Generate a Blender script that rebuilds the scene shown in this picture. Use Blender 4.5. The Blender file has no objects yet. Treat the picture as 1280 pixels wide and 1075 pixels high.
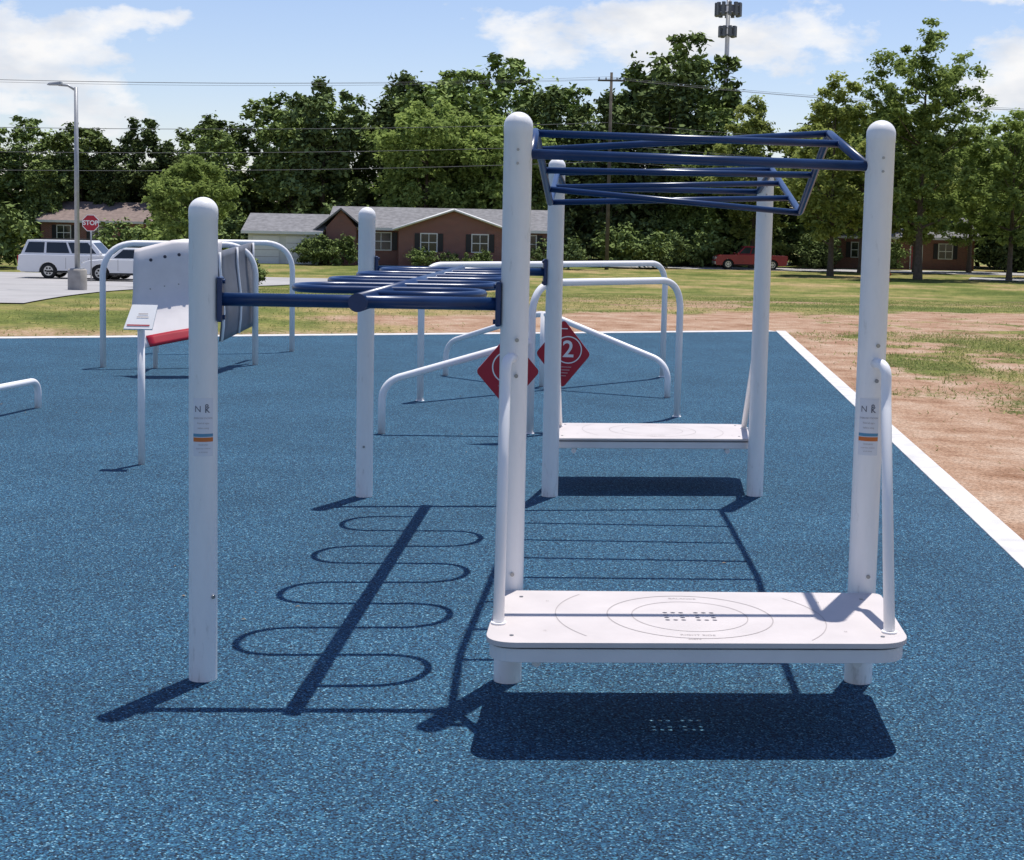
import bpy, bmesh, math, numpy as np
from mathutils import Vector, Matrix
R=math.radians
rng=np.random.default_rng(7)
scene=bpy.context.scene
col=scene.collection

# ------------------------------------------------------------------ materials
def newmat(name):
    m=bpy.data.materials.new(name); m.use_nodes=True
    nt=m.node_tree; b=nt.nodes["Principled BSDF"]; return m,nt,b
def N(nt,t,**kw):
    n=nt.nodes.new(t)
    for k,v in kw.items(): setattr(n,k,v)
    return n
def ramp(nt,stops,interp='LINEAR'):
    n=nt.nodes.new('ShaderNodeValToRGB'); cr=n.color_ramp; cr.interpolation=interp
    while len(cr.elements)<len(stops): cr.elements.new(0.5)
    for e,(p,c) in zip(cr.elements,stops):
        e.position=p; e.color=(c[0],c[1],c[2],1)
    return n
def paint(name,c,rough=0.4,var=0.12,scale=6.0,bump=0.0,metal=0.0,spec=0.4):
    m,nt,b=newmat(name)
    tc=N(nt,'ShaderNodeTexCoord'); no=N(nt,'ShaderNodeTexNoise')
    no.inputs['Scale'].default_value=scale; no.inputs['Detail'].default_value=4
    nt.links.new(tc.outputs['Object'],no.inputs['Vector'])
    lo=[x*(1-var) for x in c]; hi=[min(1,x*(1+var)) for x in c]
    r=ramp(nt,[(0.3,lo),(0.7,hi)]); nt.links.new(no.outputs['Fac'],r.inputs['Fac'])
    nt.links.new(r.outputs['Color'],b.inputs['Base Color'])
    b.inputs['Roughness'].default_value=rough; b.inputs['Metallic'].default_value=metal
    b.inputs['Specular IOR Level'].default_value=spec
    if bump>0:
        n2=N(nt,'ShaderNodeTexNoise'); n2.inputs['Scale'].default_value=scale*20
        nt.links.new(tc.outputs['Object'],n2.inputs['Vector'])
        bp=N(nt,'ShaderNodeBump'); bp.inputs['Strength'].default_value=bump; bp.inputs['Distance'].default_value=0.002
        nt.links.new(n2.outputs['Fac'],bp.inputs['Height']); nt.links.new(bp.outputs['Normal'],b.inputs['Normal'])
    return m
M_white=paint('white_powder_coat',(0.87,0.85,0.845),0.38,0.03,3)
M_post,nt,b=newmat('post_powder_coat')
tc=N(nt,'ShaderNodeTexCoord'); mp=N(nt,'ShaderNodeMapping'); mp.inputs['Scale'].default_value=(1,1,0.25); nt.links.new(tc.outputs['Object'],mp.inputs['Vector'])
no=N(nt,'ShaderNodeTexNoise'); no.inputs['Scale'].default_value=28; no.inputs['Detail'].default_value=6; no.inputs['Roughness'].default_value=0.7; nt.links.new(mp.outputs[0],no.inputs['Vector'])
sp=N(nt,'ShaderNodeSeparateXYZ'); nt.links.new(tc.outputs['Object'],sp.inputs[0])
mr=N(nt,'ShaderNodeMapRange'); mr.inputs['From Min'].default_value=0.0; mr.inputs['From Max'].default_value=0.35; mr.inputs['To Min'].default_value=0.10; mr.inputs['To Max'].default_value=0.0; nt.links.new(sp.outputs[2],mr.inputs['Value'])
ad=N(nt,'ShaderNodeMath',operation='ADD'); nt.links.new(no.outputs['Fac'],ad.inputs[0]); nt.links.new(mr.outputs[0],ad.inputs[1])
r=ramp(nt,[(0.35,(0.88,0.86,0.85)),(0.62,(0.85,0.83,0.82)),(0.76,(0.64,0.62,0.60))]); nt.links.new(ad.outputs[0],r.inputs['Fac'])
nt.links.new(r.outputs[0],b.inputs['Base Color']); b.inputs['Roughness'].default_value=0.4; b.inputs['Specular IOR Level'].default_value=0.4
M_board=paint('platform_board',(0.57,0.515,0.495),0.55,0.06,5)
M_steelw=paint('white_frame',(0.70,0.68,0.68),0.45,0.05,5)
M_blue=paint('navy_powder_coat',(0.010,0.034,0.11),0.3,0.15,8)
M_mark=paint('grey_print',(0.38,0.335,0.325),0.6,0.05)
M_ink=paint('label_ink',(0.16,0.16,0.19),0.6,0.1)
M_dark=paint('gap_hole_dark',(0.05,0.05,0.07),0.6,0.1)  # dark colour painted for the shade in the deck gap and panel holes
M_lab=paint('label_film',(0.72,0.72,0.75),0.35,0.02)
M_lblue=paint('label_blue',(0.10,0.28,0.42),0.4,0.05)
M_orange=paint('label_orange',(0.62,0.17,0.04),0.4,0.05)
M_steel=paint('bolt_steel',(0.35,0.35,0.35),0.35,0.1,30,0,0.9)
M_red=paint('sign_red',(0.38,0.012,0.03),0.4,0.08)
M_signw=paint('sign_white',(0.78,0.77,0.76),0.4,0.03)
M_panel=paint('panel_white',(0.72,0.67,0.655),0.5,0.04)
M_grayp=paint('grey_panel',(0.16,0.165,0.19),0.5,0.15,4)
M_galv=paint('galvanised',(0.36,0.37,0.39),0.45,0.1,10,0,0.3)
M_conc=paint('concrete',(0.60,0.58,0.56),0.9,0.14,4.2,0.4)
M_conc2=paint('concrete_old',(0.36,0.33,0.30),0.9,0.15,4,0.4)
M_road=paint('road_concrete',(0.36,0.345,0.335),0.9,0.12,0.6)
M_tyre=paint('tyre_rubber',(0.02,0.02,0.02),0.8,0.1)
M_glass=paint('dark_window',(0.02,0.025,0.03),0.08,0.1,2,0,0,0.7)
M_carw=paint('car_white',(0.78,0.78,0.79),0.2,0.02,2,0,0,0.6)
M_carr=paint('car_red',(0.28,0.012,0.02),0.25,0.1,2,0,0,0.6)
M_chrome=paint('alloy',(0.5,0.5,0.5),0.3,0.1,8,0,0.8)
M_tail=paint('tail_light',(0.45,0.01,0.01),0.2,0.05)
M_wood=paint('pole_wood',(0.10,0.085,0.07),0.85,0.25,3)
M_siding=paint('white_siding',(0.7,0.7,0.68),0.6,0.05,2)
M_roof=paint('shingle_roof',(0.20,0.195,0.20),0.9,0.25,3)
M_roofb=paint('brown_roof',(0.22,0.165,0.145),0.9,0.2,3)
M_shut=paint('shutter_black',(0.015,0.015,0.018),0.5,0.1)
M_bark=paint('bark',(0.10,0.075,0.055),0.9,0.35,5,0.0)
M_hyd=paint('hydrant_orange',(0.6,0.10,0.02),0.4,0.08)
M_wire=paint('wire',(0.10,0.10,0.11),0.6,0.1)

def brickmat(name,c1,c2):
    m,nt,b=newmat(name)
    tc=N(nt,'ShaderNodeTexCoord'); sp=N(nt,'ShaderNodeSeparateXYZ'); ad=N(nt,'ShaderNodeMath',operation='ADD'); cb=N(nt,'ShaderNodeCombineXYZ')
    nt.links.new(tc.outputs['Object'],sp.inputs[0]); nt.links.new(sp.outputs[0],ad.inputs[0]); nt.links.new(sp.outputs[1],ad.inputs[1])
    nt.links.new(ad.outputs[0],cb.inputs[0]); nt.links.new(sp.outputs[2],cb.inputs[1])
    br=N(nt,'ShaderNodeTexBrick'); br.inputs['Scale'].default_value=1.0
    br.inputs['Brick Width'].default_value=0.24; br.inputs['Row Height'].default_value=0.08; br.inputs['Mortar Size'].default_value=0.008
    br.inputs['Color1'].default_value=(*c1,1); br.inputs['Color2'].default_value=(*c2,1); br.inputs['Mortar'].default_value=(0.3,0.27,0.24,1)
    nt.links.new(cb.outputs[0],br.inputs['Vector']); nt.links.new(br.outputs['Color'],b.inputs['Base Color']); b.inputs['Roughness'].default_value=0.9
    return m
M_brick=brickmat('red_brick',(0.25,0.08,0.055),(0.17,0.055,0.04))

def leafmat(name,dark,light,trans=0.3,rnd=(0.75,1.3)):
    m,nt,b=newmat(name)
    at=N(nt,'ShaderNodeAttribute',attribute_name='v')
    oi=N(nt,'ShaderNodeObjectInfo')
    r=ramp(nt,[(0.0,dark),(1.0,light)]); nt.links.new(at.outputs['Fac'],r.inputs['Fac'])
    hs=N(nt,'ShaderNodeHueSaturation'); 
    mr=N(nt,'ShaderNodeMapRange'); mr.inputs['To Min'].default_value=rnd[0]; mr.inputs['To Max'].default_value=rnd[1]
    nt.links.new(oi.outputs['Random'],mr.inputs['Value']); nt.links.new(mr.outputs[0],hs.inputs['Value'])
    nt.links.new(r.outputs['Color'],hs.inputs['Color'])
    nt.nodes.remove(b)
    d=N(nt,'ShaderNodeBsdfDiffuse'); nt.links.new(hs.outputs[0],d.inputs['Color'])
    if trans>0:
        t=N(nt,'ShaderNodeBsdfTranslucent'); mx=N(nt,'ShaderNodeMixShader'); mx.inputs[0].default_value=trans
        nt.links.new(hs.outputs[0],t.inputs['Color'])
        nt.links.new(d.outputs[0],mx.inputs[1]); nt.links.new(t.outputs[0],mx.inputs[2])
        nt.links.new(mx.outputs[0],nt.nodes['Material Output'].inputs['Surface'])
    else: nt.links.new(d.outputs[0],nt.nodes['Material Output'].inputs['Surface'])
    return m
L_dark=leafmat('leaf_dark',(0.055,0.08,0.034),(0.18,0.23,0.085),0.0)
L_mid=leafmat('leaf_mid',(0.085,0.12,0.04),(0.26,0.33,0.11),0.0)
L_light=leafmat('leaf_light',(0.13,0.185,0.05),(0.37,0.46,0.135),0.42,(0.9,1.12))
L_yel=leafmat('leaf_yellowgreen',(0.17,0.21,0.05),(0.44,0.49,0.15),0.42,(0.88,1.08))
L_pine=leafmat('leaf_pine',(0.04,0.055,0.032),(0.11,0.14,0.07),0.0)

# ------------------------------------------------------------------ geometry helpers
def empty(name,loc=(0,0,0)):
    e=bpy.data.objects.new(name,None); e.location=loc; e.empty_display_size=0.2; col.objects.link(e); return e
def mk(name,verts,faces,mat,parent=None,smooth=False,bevel=0):
    me=bpy.data.meshes.new(name); me.from_pydata([tuple(v) for v in verts],[],faces)
    bm=bmesh.new(); bm.from_mesh(me); bmesh.ops.recalc_face_normals(bm,faces=bm.faces[:]); bm.to_mesh(me); bm.free()
    mats=mat if isinstance(mat,list) else [mat]
    for m_ in mats: me.materials.append(m_)
    if smooth: me.polygons.foreach_set('use_smooth',[True]*len(me.polygons))
    o=bpy.data.objects.new(name,me); col.objects.link(o)
    if parent: o.parent=parent
    if bevel:
        md=o.modifiers.new('bevel','BEVEL'); md.width=bevel; md.segments=3; md.limit_method='ANGLE'; md.angle_limit=R(40)
    return o
def box(name,c,s,mat,parent=None,bevel=0,rz=0):
    x,y,z=[k/2 for k in s]; vs=[]
    cz,sz=math.cos(rz),math.sin(rz)
    for dz in (-z,z):
        for dx,dy in ((-x,-y),(x,-y),(x,y),(-x,y)):
            vs.append((c[0]+dx*cz-dy*sz,c[1]+dx*sz+dy*cz,c[2]+dz))
    return mk(name,vs,[(0,3,2,1),(4,5,6,7),(0,1,5,4),(1,2,6,5),(2,3,7,6),(3,0,4,7)],mat,parent,False,bevel)
def fillet(pts,r,n=8):
    P=[Vector(p) for p in pts]; out=[P[0]]
    for i in range(1,len(P)-1):
        a=(P[i-1]-P[i]); b=(P[i+1]-P[i]); d=min(r,a.length*0.49,b.length*0.49)
        p1=P[i]+a.normalized()*d; p2=P[i]+b.normalized()*d
        for k in range(n+1):
            t=k/n; out.append(p1*(1-t)**2+P[i]*2*t*(1-t)*0.86+ (p1+p2)*0.5*2*t*(1-t)*0.14+p2*t*t)
    out.append(P[-1]); return out
def tube_geo(pts,r,seg=14):
    P=[Vector(p) for p in pts]; n=len(P)
    rr=r if isinstance(r,(list,tuple)) else [r]*n
    T=[]
    for i in range(n):
        a=P[max(0,i-1)]; b=P[min(n-1,i+1)]; T.append((b-a).normalized())
    ref=Vector((0,0,1)) if abs(T[0].z)<0.9 else Vector((1,0,0))
    u=T[0].cross(ref).normalized(); vs=[];fs=[]
    for i in range(n):
        u=(u-T[i]*u.dot(T[i])).normalized(); w=T[i].cross(u)
        for k in range(seg):
            a=2*math.pi*k/seg; vs.append(P[i]+(u*math.cos(a)+w*math.sin(a))*rr[i])
    for i in range(n-1):
        for k in range(seg):
            k2=(k+1)%seg; fs.append((i*seg+k,i*seg+k2,(i+1)*seg+k2,(i+1)*seg+k))
    fs.append(tuple(range(seg))[::-1]); fs.append(tuple(range((n-1)*seg,n*seg)))
    return vs,fs
def smooth_sides(o):
    for p in o.data.polygons: p.use_smooth = len(p.vertices)==4
def tube(name,pts,r,mat,parent=None,seg=14):
    vs,fs=tube_geo(pts,r,seg); o=mk(name,vs,fs,mat,parent); smooth_sides(o); return o
def lathe(name,cx,cy,prof,mat,parent=None,seg=36):
    vs=[];fs=[]
    for (r,z) in prof:
        for k in range(seg):
            a=2*math.pi*k/seg; vs.append((cx+r*math.cos(a),cy+r*math.sin(a),z))
    for i in range(len(prof)-1):
        for k in range(seg):
            k2=(k+1)%seg; fs.append((i*seg+k,i*seg+k2,(i+1)*seg+k2,(i+1)*seg+k))
    fs.append(tuple(range((len(prof)-1)*seg,len(prof)*seg)))
    return mk(name,vs,fs,mat,parent,True)
def text_mesh(s,size,bold=0.0):
    cu=bpy.data.curves.new('t','FONT'); cu.body=s; cu.size=size; cu.align_x='CENTER'; cu.align_y='CENTER'; cu.offset=bold
    o=bpy.data.objects.new('t',cu); col.objects.link(o)
    dg=bpy.context.evaluated_depsgraph_get(); me=bpy.data.meshes.new_from_object(o.evaluated_get(dg))
    vs=[v.co.copy() for v in me.vertices]; fs=[tuple(p.vertices) for p in me.polygons]
    bpy.data.objects.remove(o); bpy.data.meshes.remove(me)
    return vs,fs

# ------------------------------------------------------------------ terrain
class VN:
    def __init__(s,seed,n=256):
        s.t=np.random.default_rng(seed).random((n,n)); s.n=n
    def __call__(s,x,y):
        xi=np.floor(x).astype(int); yi=np.floor(y).astype(int); fx=x-xi; fy=y-yi
        fx=fx*fx*(3-2*fx); fy=fy*fy*(3-2*fy); t=s.t;n=s.n
        a=t[xi%n,yi%n]; b=t[(xi+1)%n,yi%n]; c=t[xi%n,(yi+1)%n]; d=t[(xi+1)%n,(yi+1)%n]
        return a*(1-fx)*(1-fy)+b*fx*(1-fy)+c*(1-fx)*fy+d*fx*fy
v1,v2,v3=VN(1),VN(2),VN(3)
def sm(t): t=np.clip(t,0,1); return t*t*(3-2*t)
def tz(y): return -1.05*sm((np.asarray(y,dtype=float)-33)/45)
def dirt(x,y):
    n=0.55*v1(x/3.0,y/3.0)+0.3*v2(x/1.1,y/1.1)+0.15*v3(x/0.45,y/0.45)-0.5
    dr=x-(2.28+0.1006*y); db=y-(29.0+0.4057*x)
    a=sm((4.9-dr)/4.5+n*1.7)*sm((dr+0.6)/0.6)*sm((42-y)/8)
    b=sm((11-db)/6+n*1.8)*sm((db+0.5)/0.5)*sm((x+6)/7+n)*sm((30-x)/14+n)
    c=0.5*sm((3.5-db)/3+n)*sm((db+0.5)/0.5)
    m=np.maximum(np.maximum(a,b),c)
    g=sm((0.40*v2(x/2.2+40,y/3.4+9)+0.36*v3(x/0.8+7,y/1.0+3)+0.24*v1(x/0.35,y/0.35)-0.53)/0.14)
    m=m*(1-0.8*g*sm((dr-0.3)/1.3))
    w=0.62*sm((0.5*v1(x/5.0+11,y/7.0+5)+0.3*v2(x/1.7+3,y/2.6+8)+0.2*v3(x/0.6,y/0.8)-0.56)/0.12)*sm((y-28)/4)*sm((78-y)/20)   # worn patches in the lawn
    return np.clip(np.maximum(m,w),0,1)
xs=np.concatenate([np.linspace(-400,-32,40),np.arange(-31,3,0.3),np.arange(3,14,0.12),np.arange(14,36,0.3),np.linspace(37,400,40)])
ys=np.concatenate([np.linspace(-60,7,20),np.arange(7.3,32,0.15),np.arange(32,62,0.3),np.arange(62.5,90,0.8),np.linspace(92,700,50)])
GX,GY=np.meshgrid(xs,ys); GZ=tz(GY)
nx,ny=len(xs),len(ys)
V=np.stack([GX.ravel(),GY.ravel(),GZ.ravel()],1)
i=np.arange((nx-1)*(ny-1)); a=(i//(nx-1))*nx+(i%(nx-1)); F=np.stack([a,a+1,a+nx+1,a+nx],1)
def fastmesh(name,V,F,attrs=None):
    me=bpy.data.meshes.new(name); me.vertices.add(len(V)); me.vertices.foreach_set('co',V.astype(np.float32).ravel())
    k=F.shape[1]; me.loops.add(F.size); me.loops.foreach_set('vertex_index',F.astype(np.int32).ravel())
    me.polygons.add(len(F)); me.polygons.foreach_set('loop_start',np.arange(0,F.size,k,dtype=np.int32))
    me.polygons.foreach_set('loop_total',np.full(len(F),k,dtype=np.int32))
    me.update(calc_edges=True)
    for n_,dat in (attrs or {}).items():
        at=me.attributes.new(n_,'FLOAT','POINT'); at.data.foreach_set('value',dat.astype(np.float32))
    return me
gm=fastmesh('ground',V,F,{'dirt':dirt(V[:,0],V[:,1])})
m,nt,b=newmat('ground_grass_dirt')
tc=N(nt,'ShaderNodeTexCoord'); at=N(nt,'ShaderNodeAttribute',attribute_name='dirt')
def noise(nt,tc,scale,detail=8,rough=0.6):
    n=N(nt,'ShaderNodeTexNoise',noise_dimensions='2D'); n.inputs['Scale'].default_value=scale; n.inputs['Detail'].default_value=detail; n.inputs['Roughness'].default_value=rough
    nt.links.new(tc.outputs['Object'],n.inputs['Vector']); return n
n1=noise(nt,tc,0.14,7,0.72); n2=noise(nt,tc,9,4,0.75); n3=noise(nt,tc,1.1,6,0.75); n4=noise(nt,tc,30,2,0.8)
g=ramp(nt,[(0.34,(0.10,0.13,0.035)),(0.45,(0.16,0.185,0.055)),(0.53,(0.245,0.23,0.09)),(0.64,(0.37,0.28,0.155))]); nt.links.new(n1.outputs['Fac'],g.inputs['Fac'])
g2=N(nt,'ShaderNodeMixRGB',blend_type='MULTIPLY'); g2.inputs[0].default_value=0.75
rr=ramp(nt,[(0.3,(0.5,0.55,0.5)),(0.7,(1.35,1.3,1.2))]); nt.links.new(n2.outputs['Fac'],rr.inputs['Fac'])
nt.links.new(g.outputs[0],g2.inputs[1]); nt.links.new(rr.outputs[0],g2.inputs[2])
g3=N(nt,'ShaderNodeMixRGB',blend_type='MULTIPLY'); g3.inputs[0].default_value=0.9
r5=ramp(nt,[(0.32,(0.60,0.68,0.58)),(0.66,(1.35,1.24,1.15))]); nt.links.new(n3.outputs['Fac'],r5.inputs['Fac'])
nt.links.new(g2.outputs[0],g3.inputs[1]); nt.links.new(r5.outputs[0],g3.inputs[2])
d=ramp(nt,[(0.28,(0.27,0.145,0.085)),(0.48,(0.42,0.265,0.175)),(0.7,(0.54,0.40,0.295))]); nt.links.new(n3.outputs['Fac'],d.inputs['Fac'])
d2=N(nt,'ShaderNodeMixRGB',blend_type='MULTIPLY'); d2.inputs[0].default_value=0.8
rd=ramp(nt,[(0.3,(0.45,0.42,0.40)),(0.6,(1.15,1.15,1.15))]); nt.links.new(n4.outputs['Fac'],rd.inputs['Fac'])
nt.links.new(d.outputs[0],d2.inputs[1]); nt.links.new(rd.outputs[0],d2.inputs[2])
ma=N(nt,'ShaderNodeMath',operation='MULTIPLY_ADD'); ma.inputs[1].default_value=1.8; nt.links.new(n2.outputs['Fac'],ma.inputs[0])
ms=N(nt,'ShaderNodeMath',operation='SUBTRACT'); nt.links.new(at.outputs['Fac'],ma.inputs[2]); nt.links.new(ma.outputs[0],ms.inputs[0]); ms.inputs[1].default_value=0.90
mr=N(nt,'ShaderNodeMapRange'); mr.inputs['From Min'].default_value=0.25; mr.inputs['From Max'].default_value=0.65; nt.links.new(ms.outputs[0],mr.inputs['Value'])
mx=N(nt,'ShaderNodeMixRGB'); nt.links.new(mr.outputs[0],mx.inputs[0]); nt.links.new(g3.outputs[0],mx.inputs[1]); nt.links.new(d2.outputs[0],mx.inputs[2])
nt.links.new(mx.outputs[0],b.inputs['Base Color']); b.inputs['Roughness'].default_value=1; b.inputs['Specular IOR Level'].default_value=0.1
bp=N(nt,'ShaderNodeBump'); bp.inputs['Strength'].default_value=0.9; bp.inputs['Distance'].default_value=0.05
nt.links.new(n2.outputs['Fac'],bp.inputs['Height']); nt.links.new(bp.outputs['Normal'],b.inputs['Normal'])
gm.materials.append(m); ground=bpy.data.objects.new('ground',gm); col.objects.link(ground)

# rubber court
m,nt,b=newmat('blue_rubber')
tc=N(nt,'ShaderNodeTexCoord')
vo=N(nt,'ShaderNodeTexVoronoi',voronoi_dimensions='2D'); vo.inputs['Scale'].default_value=150; nt.links.new(tc.outputs['Object'],vo.inputs['Vector'])
sp=N(nt,'ShaderNodeSeparateColor'); nt.links.new(vo.outputs['Color'],sp.inputs[0])
cr=ramp(nt,[(0,(0.007,0.018,0.034)),(0.27,(0.014,0.054,0.105)),(0.57,(0.022,0.088,0.158)),(0.85,(0.050,0.165,0.245)),(0.96,(0.15,0.31,0.40))],'CONSTANT')
nt.links.new(sp.outputs[0],cr.inputs['Fac'])
nl=noise(nt,tc,0.7,5,0.65); rl=ramp(nt,[(0.3,(0.84,0.86,0.87)),(0.7,(1.16,1.13,1.12))]); nt.links.new(nl.outputs['Fac'],rl.inputs['Fac'])
mm=N(nt,'ShaderNodeMixRGB',blend_type='MULTIPLY'); mm.inputs[0].default_value=1; nt.links.new(cr.outputs[0],mm.inputs[1]); nt.links.new(rl.outputs[0],mm.inputs[2])
nm=noise(nt,tc,60,2,0.7); rm=ramp(nt,[(0.3,(0.62,0.62,0.62)),(0.7,(1.42,1.42,1.42))]); nt.links.new(nm.outputs['Fac'],rm.inputs['Fac'])
m3=N(nt,'ShaderNodeMixRGB',blend_type='MULTIPLY'); m3.inputs[0].default_value=1; nt.links.new(mm.outputs[0],m3.inputs[1]); nt.links.new(rm.outputs[0],m3.inputs[2])
nt.links.new(m3.outputs[0],b.inputs['Base Color']); b.inputs['Roughness'].default_value=0.85; b.inputs['Specular IOR Level'].default_value=0.25
bp=N(nt,'ShaderNodeBump'); bp.inputs['Strength'].default_value=0.7; bp.inputs['Distance'].default_value=0.003
nt.links.new(vo.outputs['Distance'],bp.inputs['Height']); nt.links.new(bp.outputs['Normal'],b.inputs['Normal'])
CR=[(1.98,-3),(5.42,31.2),(-24,19.26),(-24,-3)]
mk('rubber_surface',[(x,y,0.012) for x,y in CR],[(0,1,2,3)],m)
def strip(name,p,q,w,side,z0,z1,mat,parent=None):
    p=Vector(p);q=Vector(q);d=(q-p).normalized(); nrm=Vector((d.y,-d.x))*side*w
    a=[p,q,q+nrm,p+nrm]
    return mk(name,[(v.x,v.y,z0) for v in a]+[(v.x,v.y,z1) for v in a],[(0,1,2,3),(4,5,6,7),(0,1,5,4),(1,2,6,5),(2,3,7,6),(3,0,4,7)],mat,parent,bevel=0.004)
bd=empty('concrete_border')
strip('edge_side',(1.98,-3),(5.44,31.4),0.2,1,-0.1,0.022,M_conc,bd)
strip('edge_back',(-24,19.26),(5.42,31.2),0.35,-1,-0.1,0.020,M_conc,bd)

def drape(name,q,off,mat,n=30):
    q=[np.array(p,float) for p in q]; u=np.linspace(0,1,n); U,W=np.meshgrid(u,u); U=U.ravel()[:,None];W=W.ravel()[:,None]
    P=q[0]*(1-U)*(1-W)+q[1]*U*(1-W)+q[2]*U*W+q[3]*(1-U)*W
    V=np.concatenate([P,(tz(P[:,1])+off)[:,None]],1)
    i=np.arange((n-1)**2); a=(i//(n-1))*n+i%(n-1); F=np.stack([a,a+1,a+n+1,a+n],1)
    me=fastmesh(name,V,F); me.materials.append(mat); o=bpy.data.objects.new(name,me); col.objects.link(o); return o
drape('driveway',[(-60,31),(-11.6,36.0),(-14.2,62.0),(-60,62.0)],0.03,M_road)
drape('road',[(-130,61.5),(-14,61.5),(-8,83),(-130,83)],0.035,M_road,60)
drape('street',[(-20,118),(110,118),(110,127),(-20,127)],0.03,M_road,40)
drape('footpath',[(31,104),(90,84),(90,98),(33,110)],0.03,M_road,40)

# ------------------------------------------------------------------ fitness equipment
PR=0.0635
def post(name,x,y,h,parent,r=PR):
    prof=[(r,-0.05),(r,h-r-0.035),(r+0.0015,h-r-0.033),(r+0.0015,h-r+0.0)]
    for k in range(1,9):
        a=k/8*math.pi/2; prof.append(((r+0.0015)*math.cos(a)+0.0005,h-r+r*math.sin(a)))
    return lathe(name,x,y,prof,M_post,parent)
A=(-1.375,6.737);B=(0.007,6.804);C=(1.636,6.90)
A2=(-1.107,11.426);B2=(0.31,11.60);C2=(1.925,11.80)
def lerp(p,q,t): return tuple(a+(b_-a)*t for a,b_ in zip(p,q))
mb=empty('serpentine_monkey_bars')
post('post_front',*A,2.185,mb); post('post_back',*A2,2.2,mb)
ZL=1.736
def clampplate(name,px,py,dirx,z,parent,h=0.2):
    d=Vector(dirx).normalized(); rz=math.atan2(d.y,d.x)
    box(name,(px+d.x*(PR+0.012),py+d.y*(PR+0.012),z),(0.024,0.075,h),M_blue,parent,0.008,rz)
    for dz in (-h/2+0.02,h/2-0.02):
        tube(name+'_bolt',[(px+d.x*(PR+0.02),py+d.y*(PR+0.02),z+dz),(px+d.x*(PR+0.034),py+d.y*(PR+0.034),z+dz)],0.011,M_blue,parent,8)
def vec(a,b_): return (b_[0]-a[0],b_[1]-a[1])
clampplate('bracket',*A,vec(A,B),ZL,mb); clampplate('bracket',*B,vec(B,A),ZL,mb)
clampplate('bracket',*A2,vec(A2,B2),ZL,mb); clampplate('bracket',*B2,vec(B2,A2),ZL,mb)
def seg3(a,b_,t0,t1,z): p=lerp(a,b_,t0);q=lerp(a,b_,t1); return [(p[0],p[1],z),(q[0],q[1],z)]
tube('front_crossbar',seg3(A,B,0.055,0.945,ZL),0.030,M_blue,mb)
tube('back_crossbar',seg3(A2,B2,0.055,0.945,ZL),0.030,M_blue,mb)
S0=lerp(A,B,0.5);S1=lerp(A2,B2,0.5)
tube('spine',[(S0[0]-0.005,S0[1]-0.06,ZL-0.002),(S1[0],S1[1]+0.05,ZL-0.002)],0.042,M_blue,mb,20)
sd=(Vector(S1)-Vector(S0)); sl=sd.length; sd.normalize(); sn=Vector((1,0.075)).normalized()
pts=[];half=0.5
ysr=[7.12+0.5*k for k in range(9)]
cs=[Vector(S0)+sd*((yy-S0[1])/sd.y) for yy in ysr]
zr=ZL+0.015
pts.append(cs[0])
for k in range(8):
    side=1 if k%2==0 else -1
    pts.append(cs[k]+sn*half*side); pts.append(cs[k+1]+sn*half*side)
pts.append(cs[8])
tube('serpentine_rungs',fillet([(p.x,p.y,zr) for p in pts],0.235,12),0.0205,M_blue,mb,12)
ol=empty('overhead_zigzag_ladder')
post('post_front_left',*B,2.588,ol);post('post_front_right',*C,2.59,ol);post('post_back_left',*B2,2.6,ol);post('post_back_right',*C2,2.58,ol)
def rail(P,Q,prof,inset):
    out=[]
    for yy,z in prof:
        t=(yy-P[1])/(Q[1]-P[1]); out.append((P[0]+(Q[0]-P[0])*t+inset,yy,z))
    return out
Rp=[(6.90,2.385),(8.38,2.62),(9.5,2.20),(11.2,2.53),(11.78,2.38)]
Lp=[(6.81,2.405),(7.9,2.57),(9.95,2.235),(11.2,2.48),(11.62,2.38)]
Rr=rail(C,C2,Rp,-0.02); Lr=rail(B,B2,Lp,0.02)
Rr[0]=(C[0]-0.058,C[1],2.385); Lr[0]=(B[0]+0.058,B[1],2.405); Rr[-1]=(C2[0]-0.058,C2[1],2.38); Lr[-1]=(B2[0]+0.058,B2[1],2.38)
tube('rail_right',fillet(Rr,0.05,4),0.022,M_blue,ol); tube('rail_left',fillet(Lr,0.05,4),0.022,M_blue,ol)
def onrail(Rl,yy):
    for p,q in zip(Rl,Rl[1:]):
        if p[1]<=yy<=q[1]:
            t=(yy-p[1])/(q[1]-p[1]); return tuple(p[k]+(q[k]-p[k])*t for k in range(3))
    return Rl[-1]
tube('bar_front',[Lr[0],Rr[0]],0.023,M_blue,ol); tube('bar_back',[Lr[-1],Rr[-1]],0.022,M_blue,ol)
for yy in (7.84,8.38,8.93,9.5,10.02,10.6,11.2):
    l=onrail(Lr,yy-0.04); r=onrail(Rr,yy+0.0); tube('rung',[l,r],0.0185,M_blue,ol,12)
for p in (B,C,B2,C2):
    for dz in (-0.03,0.03): tube('rail_bolt',[(p[0],p[1]-PR+0.002,2.39+dz),(p[0],p[1]-PR-0.006,2.39+dz)],0.006,M_steel,ol,8)
def shell(name,cx,cy,r,p0,p1,z0,z1,mat,parent,n=14):
    vs=[];fs=[]
    for k in range(n+1):
        a=p0+(p1-p0)*k/n
        vs+= [(cx+r*math.cos(a),cy+r*math.sin(a),z0),(cx+r*math.cos(a),cy+r*math.sin(a),z1)]
    for k in range(n): fs.append((2*k,2*k+2,2*k+3,2*k+1))
    return mk(name,vs,fs,mat,parent,True)
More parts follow.
